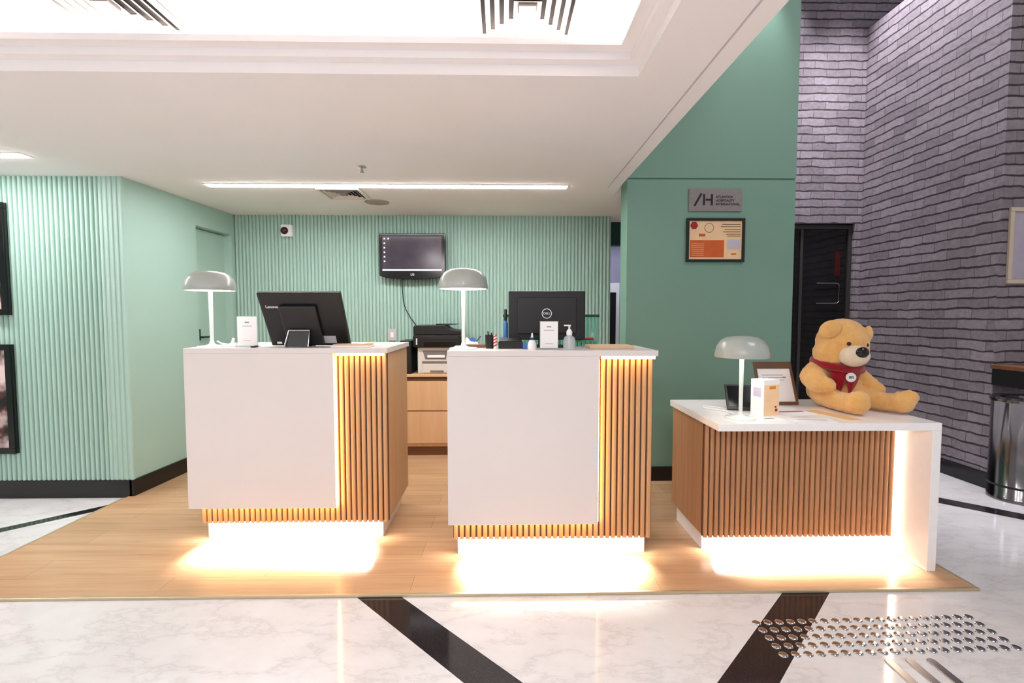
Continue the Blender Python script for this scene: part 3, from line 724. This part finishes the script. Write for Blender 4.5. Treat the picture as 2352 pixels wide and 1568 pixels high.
tag(MB().box(-.215, 2.735, 1.1403, -.10, 2.80, 1.158).build('notepad', 'brown', org=(-.16, 2.75, 1.14), bevel=.003), 'brown notebook under the blue and white desk item', 'notebook')
tag(MB().box(.47, 2.62, 1.1403, .712, 2.79, 1.158).build('folder', 'kraft', org=(.59, 2.7, 1.14), bevel=.003), 'flat kraft coloured folder on the right end of the middle counter', 'folder')
t = T('marker_pen', 'red marker lying on the green tray behind the sanitiser bottle', 'marker', (.48, 2.89, 1.175))
t.part(MB().cyl((.425, 2.885, 1.1842), (.468, 2.885, 1.1842), .009, 14), 'cap', 'red', smooth=True)
t.part(MB().cyl((.468, 2.885, 1.1842), (.538, 2.885, 1.1842), .007, 14), 'barrel', 'red', smooth=True)
t = T('letter_tray', 'green wire letter tray under the red marker on the middle counter', 'tray', (.485, 2.885, 1.14))
m = MB(); m.box(.42, 2.845, 1.170, .55, 2.925, 1.175)
for i in range(6): m.box(.4225 + i*.0245, 2.845, 1.1403, .4265 + i*.0245, 2.849, 1.170); m.box(.4225 + i*.0245, 2.921, 1.1403, .4265 + i*.0245, 2.925, 1.170)
t.part(m, 'wire_frame', plain('green_wire', srgb(60, 150, 120), .4))

# ------------------------------------------------------------------ drawers and printers at the back
t = T('drawer_cabinet', 'oak drawer cabinet under the printers against the back wall', 'cabinet', (-.7, 4.68, .012))
cy0 = 4.50
t.part(MB().box(-1.30, cy0 + .02, .10, .05, YF - .006, .755), 'body', 'cab_wood')
t.part(MB().box(-1.31, cy0, .755, .06, YF - .005, .782), 'top_board', 'cab_wood', bevel=.002)
t.part(MB().box(-1.30, cy0 + .04, .0125, .05, YF - .03, .10), 'plinth', 'brown')
for x0, x1 in ((-1.295, -.475), (-.470, .045)):
    t.part(MB().box(x0, cy0, .445, x1, cy0 + .019, .715), 'drawer', 'cab_wood', bevel=.002)
    t.part(MB().box(x0, cy0, .135, x1, cy0 + .019, .430), 'drawer', 'cab_wood', bevel=.002)
t.part(MB().box(-1.30, cy0 + .012, .716, .05, cy0 + .0195, .754), 'finger_groove', 'slot_dark')

t = T('laser_printer', 'white printer on the drawer cabinet with an open paper slot', 'printer', (-.62, 4.66, .782))
zz = .7823
t.part(MB().box(-.792, 4.53, zz, -.40, 4.83, zz + .245), 'housing', 'print_plastic', bevel=.008)
t.part(MB().prism([(-.745, 4.5295, zz + .215), (-.515, 4.5295, zz + .215), (-.53, 4.5295, zz + .135), (-.72, 4.5295, zz + .135)], (0, -.0025, 0)), 'output_slot', 'print_shadow')
t.part(MB().box(-.70, 4.522, zz + .150, -.54, 4.5275, zz + .175), 'output_sheet', 'paper')
t.part(MB().box(-.75, 4.5245, zz + .095, -.45, 4.53, zz + .118), 'tray_gap', 'print_shadow')
t.part(MB().box(-.745, 4.522, zz + .01, -.45, 4.53, zz + .092), 'paper_tray', 'print_plastic', bevel=.004)
t.part(MB().box(-.675, 4.519, zz + .012, -.55, 4.522, zz + .032), 'tray_handle', 'print_shadow')

t = T('multifunction_printer', 'black multifunction printer with a document feeder standing on the white printer', 'printer', (-.62, 4.66, zz + .2453))
z0 = zz + .2455; xa, xb = -.83, -.385
t.part(MB().box(xa, 4.50, z0, xb, 4.84, z0 + .115), 'body', 'black', bevel=.012, seg=3)
t.part(MB().prism([(xa + .003, 4.51, z0 + .116), (xb - .004, 4.51, z0 + .116), (xb - .004, 4.51, z0 + .155), (xb - .10, 4.51, z0 + .168), (xb - .15, 4.51, z0 + .205), (xa + .02, 4.51, z0 + .205), (xa + .003, 4.51, z0 + .19)], (0, .31, 0)), 'document_feeder', 'black', bevel=.006)
t.part(MB().prism([(xb - .24, 4.56, z0 + .2055), (xb - .13, 4.56, z0 + .2055), (xb - .04, 4.56, z0 + .212), (xb - .04, 4.56, z0 + .216), (xb - .14, 4.56, z0 + .216), (xb - .24, 4.56, z0 + .216)], (0, .2, 0)), 'feeder_tray', 'char')
t.part(MB().box(xa + .09, 4.497, z0 + .075, xb - .03, 4.501, z0 + .105), 'control_panel', 'char', bevel=.001)
t.part(MB().box(xa + .03, 4.497, z0 + .025, xa + .042, 4.501, z0 + .085), 'side_label', 'logo_white')
t.part(MB().box(xa + .10, 4.497, z0 + .012, xb - .05, 4.501, z0 + .05), 'output_slot', 'black_gloss')
t = T('computer_tower', 'narrow black computer tower left of the white printer', 'computer', (-.86, 4.68, .782))
t.part(MB().box(-.925, 4.51, .7823, -.845, 4.83, 1.06), 'case', 'black', bevel=.004)
t.part(MB().box(-.92, 4.505, .80, -.85, 4.511, 1.05), 'front_grille', 'char', bevel=.002)
t.part(MB().box(-.95, 4.50, 1.0602, -.845, 4.80, 1.09), 'top_unit', 'black', bevel=.003)

# ------------------------------------------------------------------ things on the low desk
t = T('tablet_stand', 'black tablet propped behind the lamp', 'tablet', (1.36, 2.74, .78))
Q = Matrix.Translation((1.385, 2.765, .850)) @ Matrix.Rotation(math.radians(-14), 4, 'Z') @ Matrix.Rotation(math.radians(-38), 4, 'X')
t.part(MB().obox(Q, .19, .009, .165), 'housing', 'black', bevel=.003)
t.part(MB().obox(Q @ Matrix.Translation((0, -.0052, .004)), .165, .0015, .135), 'screen', 'black_gloss')
a = Q @ Vector((0, .006, .03)); t.part(MB().tube([a + Vector((-.05, 0, 0)), Vector((a.x - .05, a.y + .05, .7832)), Vector((a.x + .05, a.y + .05, .7832)), a + Vector((.05, 0, 0))], .003), 'easel_leg', 'char')

t = T('leaflet_carton', 'small white and orange carton on the low desk beside the lamp', 'carton', (1.43, 2.60, .78))
Q = Matrix.Translation((1.432, 2.62, .7803 + .098)) @ Matrix.Rotation(math.radians(20), 4, 'Z')
w, d, h = .115, .085, .196
bx = t.part(MB().obox(Q, w, d, h), 'box', 'paper', bevel=.002)
t.part(MB().obox(Q @ Matrix.Translation((.006, -d/2 - .0004, .055)), .045, .0006, .015), 'orange_band', 'orange', under=bx)
t.part(MB().obox(Q @ Matrix.Translation((.0, -d/2 - .0002, -.012)), .108, .0004, .165), 'peach_print', 'peach', under=bx)
t.part(MB().obox(Q @ Matrix.Translation((.035, -d/2 - .0009, -.068)), .018, .0006, .014).obox(Q @ Matrix.Translation((.030, -d/2 - .0009, -.050)), .012, .0006, .01), 'red_figures', 'maroon', under=bx)
t.part(MB().obox(Q @ Matrix.Translation((-w/2 - .0004, 0, .03)), .0006, .05, .05), 'grey_print', 'lilac_grey', under=bx)

t = T('document_frame', 'bronze tilted frame holding a white document on the low desk', 'picture frame', (1.66, 2.98, .78))
Q = Matrix.Translation((1.672, 2.945, .908)) @ Matrix.Rotation(math.radians(-22), 4, 'X')
W, H = .235, .27; m = MB()
m.obox(Q @ Matrix.Translation((0, 0, H/2 - .022)), W, .014, .044).obox(Q @ Matrix.Translation((0, 0, -H/2 + .009)), W, .014, .018)
m.obox(Q @ Matrix.Translation((-W/2 + .008, 0, -.012)), .016, .014, H - .062).obox(Q @ Matrix.Translation((W/2 - .008, 0, -.012)), .016, .014, H - .062)
t.part(m, 'frame', 'frame_brown', bevel=.002)
dc = t.part(MB().obox(Q @ Matrix.Translation((0, .001, -.013)), W - .030, .006, H - .060), 'document', 'paper')
m = MB()
for k in range(3): m.obox(Q @ Matrix.Translation((-.01, -.0024, .05 - k*.016)), .13, .0006, .003)
m.obox(Q @ Matrix.Translation((.06, -.0024, .035)), .02, .0006, .008)
t.part(m, 'text_lines', 'grey_print', under=dc)
a = Q @ Vector((0, .008, .06)); t.part(MB().tube([a, (a.x, a.y + .055, .7835)], .004), 'easel_leg', 'frame_brown')

def leaflet(name, x, y, rz, w, d, mat, label, band=None, z=.7803):
    t = T(name, label, 'leaflet', (x, y, .78), 'leaflets on the low desk')
    Q = Matrix.Translation((x, y, z + .0008)) @ Matrix.Rotation(math.radians(rz), 4, 'Z')
    s = t.part(MB().obox(Q, w, d, .0016), 'sheet', mat)
    if band: t.part(MB().obox(Q @ Matrix.Translation((0, band[0], .0012)), w*band[2], band[1], .0008), 'colored_band', band[3], under=s)
leaflet('leaflet', 1.62, 2.66, 8, .20, .13, 'paper', 'white leaflet with a pink red band between carton and teddy bear', (.03, .022, .8, 'pink_red'))
leaflet('leaflet', 1.795, 2.60, 16, .075, .27, 'tan', 'tan leaflet lying at the feet of the teddy bear')
leaflet('leaflet', 1.60, 2.47, -6, .21, .10, 'paper', 'white leaflet near the front edge of the low desk', (.0, .012, .7, 'lilac_grey'))
leaflet('leaflet', 1.40, 2.50, 12, .12, .09, 'paper', 'small white leaflet under the front of the carton', (.01, .02, .5, 'grey_print'))

# ------------------------------------------------------------------ teddy bear
t = T('teddy_bear', 'honey coloured plush teddy bear with a red scarf sitting on the low desk', 'teddy bear', (2.0, 2.80, .78))
t_bear = t
m = MB()
def chain(pts):
    for (p, r), (q, s_) in zip(pts, pts[1:]):
        p, q = Vector(p), Vector(q); n = max(2, int((q - p).length / .02))
        for i in range(n + 1):
            f = i / n; m.ball(p.lerp(q, f), r + (s_ - r)*f, 16, 10)
m.ball((1.985, 2.86, .925), (.118, .112, .14)); m.ball((1.985, 2.855, .885), (.135, .125, .105)); m.ball((1.965, 2.89, .86), (.12, .11, .082))
m.ball((1.975, 2.80, 1.158), (.135, .132, .138)); m.ball((1.922, 2.80, 1.098), (.104, .10, .084)); m.ball((2.02, 2.78, 1.105), (.085, .09, .075))
chain([((1.98, 2.84, 1.0), .095), ((1.975, 2.82, 1.06), .085)])
chain([((1.875, 2.85, 1.0), .060), ((1.822, 2.815, .955), .070), ((1.812, 2.765, .925), .060), ((1.845, 2.722, .915), .044)])
chain([((2.085, 2.87, 1.0), .05), ((2.13, 2.84, .945), .046), ((2.165, 2.795, .895), .045), ((2.175, 2.775, .882), .042)])
chain([((1.915, 2.85, .855), .080), ((1.895, 2.72, .832), .054), ((1.905, 2.62, .832), .054)])
m.ball((1.915, 2.585, .840), (.066, .062, .062)); m.ball((1.917, 2.562, .868), (.050, .042, .042))
chain([((2.05, 2.84, .848), .072), ((2.11, 2.75, .830), .052), ((2.16, 2.66, .830), .052)])
m.ball((2.190, 2.615, .838), (.062, .060, .060)); m.ball((2.215, 2.60, .866), (.048, .042, .042))
body = t.part(m, 'body', 'fur', smooth='all')
rm = body.modifiers.new('merge', 'REMESH'); rm.mode = 'VOXEL'; rm.voxel_size = .0075; rm.use_smooth_shade = True
sm = body.modifiers.new('soft', 'SMOOTH'); sm.factor = .5; sm.iterations = 8
tx = bpy.data.textures.new('plush', 'CLOUDS'); tx.noise_scale = .012
dm = body.modifiers.new('plush', 'DISPLACE'); dm.texture = tx; dm.strength = .009; dm.mid_level = .5
def ear(c, rx, ry, rz, rot):
    R = Matrix.Rotation(math.radians(rot[2]), 3, 'Z') @ Matrix.Rotation(math.radians(rot[1]), 3, 'Y') @ Matrix.Rotation(math.radians(rot[0]), 3, 'X')
    e = t.part(MB().ball(c, (rx, ry, rz), 24, 16, R), 'ear', 'fur', smooth='all')
    off = R @ Vector((0, -ry*.55, 0))
    t.part(MB().ball(Vector(c) + off, (rx*.66, ry*.62, rz*.66), 20, 12, R), 'inner_ear', 'fur', under=e, smooth='all')
ear((1.850, 2.725, 1.236), .058, .024, .046, (0, -40, -36))
ear((2.125, 2.80, 1.203), .036, .022, .052, (0, 20, 30))
mz = t.part(MB().ball((1.968, 2.69, 1.088), (.078, .072, .062)).ball((1.965, 2.655, 1.088), (.060, .052, .050)), 'muzzle', 'fur_cream', smooth='all')
rm = mz.modifiers.new('merge', 'REMESH'); rm.mode = 'VOXEL'; rm.voxel_size = .006; rm.use_smooth_shade = True
t.part(MB().ball((1.958, 2.612, 1.112), (.034, .024, .030)), 'nose', 'black_gloss', smooth='all')
for c in ((1.930, 2.680, 1.156), (2.040, 2.694, 1.148)): t.part(MB().ball(c, .0115), 'eye', 'black_gloss', smooth='all')
# scarf: a neck band and two hanging points
m = MB(); N = 40; rings = []
for i in range(N):
    a = 2*math.pi*i/N
    c = Vector((1.968 + .130*math.cos(a), 2.825 + .122*math.sin(a), 1.026 + .018*math.sin(a) - .012*math.cos(a)))
    d = Vector((math.cos(a), math.sin(a), 0))
    rings.append([m.bm.verts.new(c + d*(.013*math.cos(b)) + Vector((0, 0, .022*math.sin(b)))) for b in (2*math.pi*k/10 for k in range(10))])
for i in range(N):
    A, B = rings[i], rings[(i+1) % N]
    for k in range(10): m.bm.faces.new((A[k], A[(k+1) % 10], B[(k+1) % 10], B[k]))
sc = t.part(m, 'scarf', 'felt_red', smooth='all')
def tail(ax, bx, tipx, tipz, z0):
    m = MB(); rows = []
    R = 9; Cn = 6
    for i in range(R + 1):
        f = i / R; z = z0 + (tipz - z0)*f; row = []
        l = ax + (tipx - ax)*max(0, (f - .25)/.75)**1.3; r = bx + (tipx - bx)*max(0, (f - .25)/.75)**1.3
        wd = max(r - l, .004); cxm = (l + r)/2
        for j in range(Cn + 1):
            x = cxm + wd*(j/Cn - .5)
            dz = min(1, abs(z - .90)/.16); R0 = .125 + .012*(1 - dz)
            y = 2.852 - math.sqrt(max(.0004, R0**2 - min(.10, abs(x - 1.985))**2)) - .012 - .004*math.sin(j*1.7 + ax*40)
            row.append(m.bm.verts.new((x, y, z)))
        rows.append(row)
    for A, B in zip(rows, rows[1:]):
        for j in range(Cn): m.bm.faces.new((A[j], A[j+1], B[j+1], B[j]))
    o = t.part(m, 'scarf_tail', 'felt_red', under=sc, smooth='all')
    s = o.modifiers.new('thick', 'SOLIDIFY'); s.thickness = .006; s.offset = 0
tail(1.880, 1.955, 1.915, .872, 1.035)
tail(1.938, 2.030, 1.962, .866, 1.035)
Q = Matrix.Translation((1.962, 2.7, .965)) @ Matrix.Rotation(math.radians(-12), 4, 'Z') @ FRONT
bd = t.part(MB().lathe([(0, 0), (.026, 0), (.027, .003), (.025, .006), (0, .0065)], seg=32, mtx=Q), 'badge', 'white_plastic', smooth=True)
text_part(t, 'IBS', .020, Q @ Matrix.Translation((0, 0, .0068)), 'badge_lettering', 'ink', under=bd)

t_bear.o.location.z += .0085
# ------------------------------------------------------------------ far right: bin and wall shelf
bcx, bcy, br = 3.715, 3.392, .165
t = T('litter_bin', 'round polished steel litter bin at the foot of the brick wall', 'bin', (bcx, bcy, 0))
t.part(MB().lathe([(0, .0003), (br, .0003), (br, .03), (br - .004, .035), (br - .004, .70), (br, .705), (br, .715), (0, .715)], (bcx, bcy, 0), 56), 'drum', 'dark_chrome', smooth=True)
t.part(MB().lathe([(.11, .715), (br + .006, .715), (br + .008, .728), (br - .004, .742), (.11, .736), (.11, .715)], (bcx, bcy, 0), 56), 'rim', 'dark_chrome', smooth=True)
t.part(MB().lathe([(0, .7155), (.108, .7155), (.108, .722), (0, .722)], (bcx, bcy, 0), 40), 'ash_tray', 'black', smooth=True)
q = Matrix.Translation((bcx + .0, bcy - br + .002, .56)) @ FRONT
t.part(MB().lathe([(0, .0), (.062, 0), (.062, .006), (0, .006)], seg=36, mtx=q @ Matrix.Diagonal((1, .62, 1, 1))), 'oval_opening', 'char')
t.part(MB().lathe([(br - .003, .10), (br - .001, .10), (br - .001, .115), (br - .003, .115), (br - .003, .10)], (bcx, bcy, 0), 56), 'base_band', 'black')
t = T('wall_shelf', 'dark boxed shelf with a brown wooden top on the brick wall above the bin', 'shelf', (3.95, 3.592, .79))
t.part(MB().box(3.668, 3.33, .925, 4.30, 3.591, .955), 'shelf_top', 'brown', bevel=.003)
t.part(MB().box(3.685, 3.35, .80, 4.29, 3.591, .925), 'shelf_box', 'black', bevel=.003)

# ------------------------------------------------------------------ tactile floor studs and bars
SG1, SG2 = 'raised steel studs on the dark floor band', 'raised steel studs on the white marble'
proto = None
ox, oy, st = 1.09, 2.012, .0501
ang = math.radians(1.4)
for r in range(5):
    for c in range(20):
        x = ox + c*st*math.cos(ang) + r*.0005; y = oy + c*st*math.sin(ang) - r*.0497
        if proto is None:
            proto = MB().lathe([(0, .0002), (.0178, .0002), (.0178, .0015), (.0155, .0040), (.0125, .0048), (.0, .0050)], (0, 0, 0), 24).build('tactile_stud', 'chrome', smooth=True); o = proto
        else:
            o = proto.copy(); COL.objects.link(o)
        o.location = (x, y, 0)
        dark = abs((x - y) + .79) < .10
        tag(o, 'raised steel stud set in the dark floor band' if dark else 'raised steel stud set in the white marble', 'floor stud', SG1 if dark else SG2)
for k, (x, lab) in enumerate(((1.474, 'steel guide bar on the floor, closest to the dark band'), (1.556, 'steel guide bar on the floor, middle one of three'), (1.638, 'steel guide bar on the floor, farthest from the dark band'))):
    m = MB(); w = .0165; y1, y0 = 1.782, 1.49
    pts = [(x + w*math.cos(a), y1 - w + w*math.sin(a), .0002) for a in (math.pi*i/8 for i in range(9))] + [(x + w*math.cos(a), y0 + w + w*math.sin(a), .0002) for a in (math.pi + math.pi*i/8 for i in range(9))]
    m.prism(pts, (0, 0, .0048))
    tag(m.build('guide_bar', 'steel', org=(x, (y0+y1)/2, 0), bevel=.002), lab, 'guide bar', 'steel guide bars in the floor')

# ------------------------------------------------------------------ light
def area(name, loc, size, power, col, rot=(0, 0, 0), sy=None):
    l = bpy.data.lights.new(name, 'AREA'); l.energy = power; l.color = col; l.size = size
    if sy: l.shape = 'RECTANGLE'; l.size_y = sy
    o = bpy.data.objects.new(name, l); COL.objects.link(o); o.location = loc; o.rotation_euler = rot; return o
def spot(name, loc, target, power, col, deg, blend=.6, rad=.04):
    l = bpy.data.lights.new(name, 'SPOT'); l.energy = power; l.color = col; l.spot_size = math.radians(deg); l.spot_blend = blend; l.shadow_soft_size = rad
    o = bpy.data.objects.new(name, l); COL.objects.link(o); o.location = loc
    o.rotation_euler = (Vector(target) - Vector(loc)).to_track_quat('-Z', 'Y').to_euler(); return o
# plinth strips, then fill lights added in the unseen tray overhead
def led_down(x0, x1, y, z, power):
    area('plinth_led', ((x0 + x1)/2, y, z), x1 - x0, power, (1, .94, .86), (math.radians(-47), 0, 0), .014).data.spread = math.radians(64)
led_down(-1.66, -.785, 2.80 + .03, .120, 40)
led_down(-.175, .705, 2.58 + .025, .120, 27)
led_down(1.19, 2.10, 2.645, .103, 29)
for x in (-3.2, -1.4, .1):
    for y in (-.6, -2.2):
        area('tray_fill', (x, y, CZ + .19), .16, 30, (1, .97, .96))  # unseen fill added behind the camera to brighten the room
# lobby downlights high over the double-height part
spot('lobby_spot', (2.75, 4.45, 5.5), (2.75, 5.0, 2.2), 300, (.96, .93, 1), 46)
spot('lobby_spot', (3.05, 4.2, 5.5), (3.7, 4.4, 2.4), 680, (.96, .93, 1), 60)
spot('lobby_spot', (1.96, 3.60, 4.15), (1.94, 3.80, 3.3), 45, (.97, 1, .98), 48, .9)
area('lobby_panel', (3.2, .6, 5.5), 2.0, 80, (1, .97, .98))
area('passage_panel', (1.5, 5.7, CZ - .02), .5, 7, (.78, .82, 1))
w = bpy.data.worlds.new('lobby'); SC.world = w; w.use_nodes = True
bg = w.node_tree.nodes['Background']; bg.inputs[0].default_value = (1, .985, .99, 1); bg.inputs[1].default_value = .44

# ------------------------------------------------------------------ camera
cam = bpy.data.cameras.new('camera'); co = bpy.data.objects.new('camera', cam); COL.objects.link(co)
cam.sensor_width = 36; cam.sensor_fit = 'HORIZONTAL'; cam.lens = 1120 / 2352 * 36; cam.clip_start = .05
co.location = (0, 0, 1.32)
yaw, pit = math.atan(21/1120), math.atan(59/1120)
co.rotation_euler = (math.pi/2 - pit, 0, -yaw)
SC.camera = co
SC.view_settings.view_transform = 'Standard'; SC.view_settings.look = 'None'
SC.view_settings.exposure = .1; SC.view_settings.gamma = 1; SC.view_settings.use_curve_mapping = False
SC.cycles.use_denoising = True
SC.cycles.max_bounces = 10; SC.cycles.diffuse_bounces = 6; SC.cycles.sample_clamp_indirect = 8
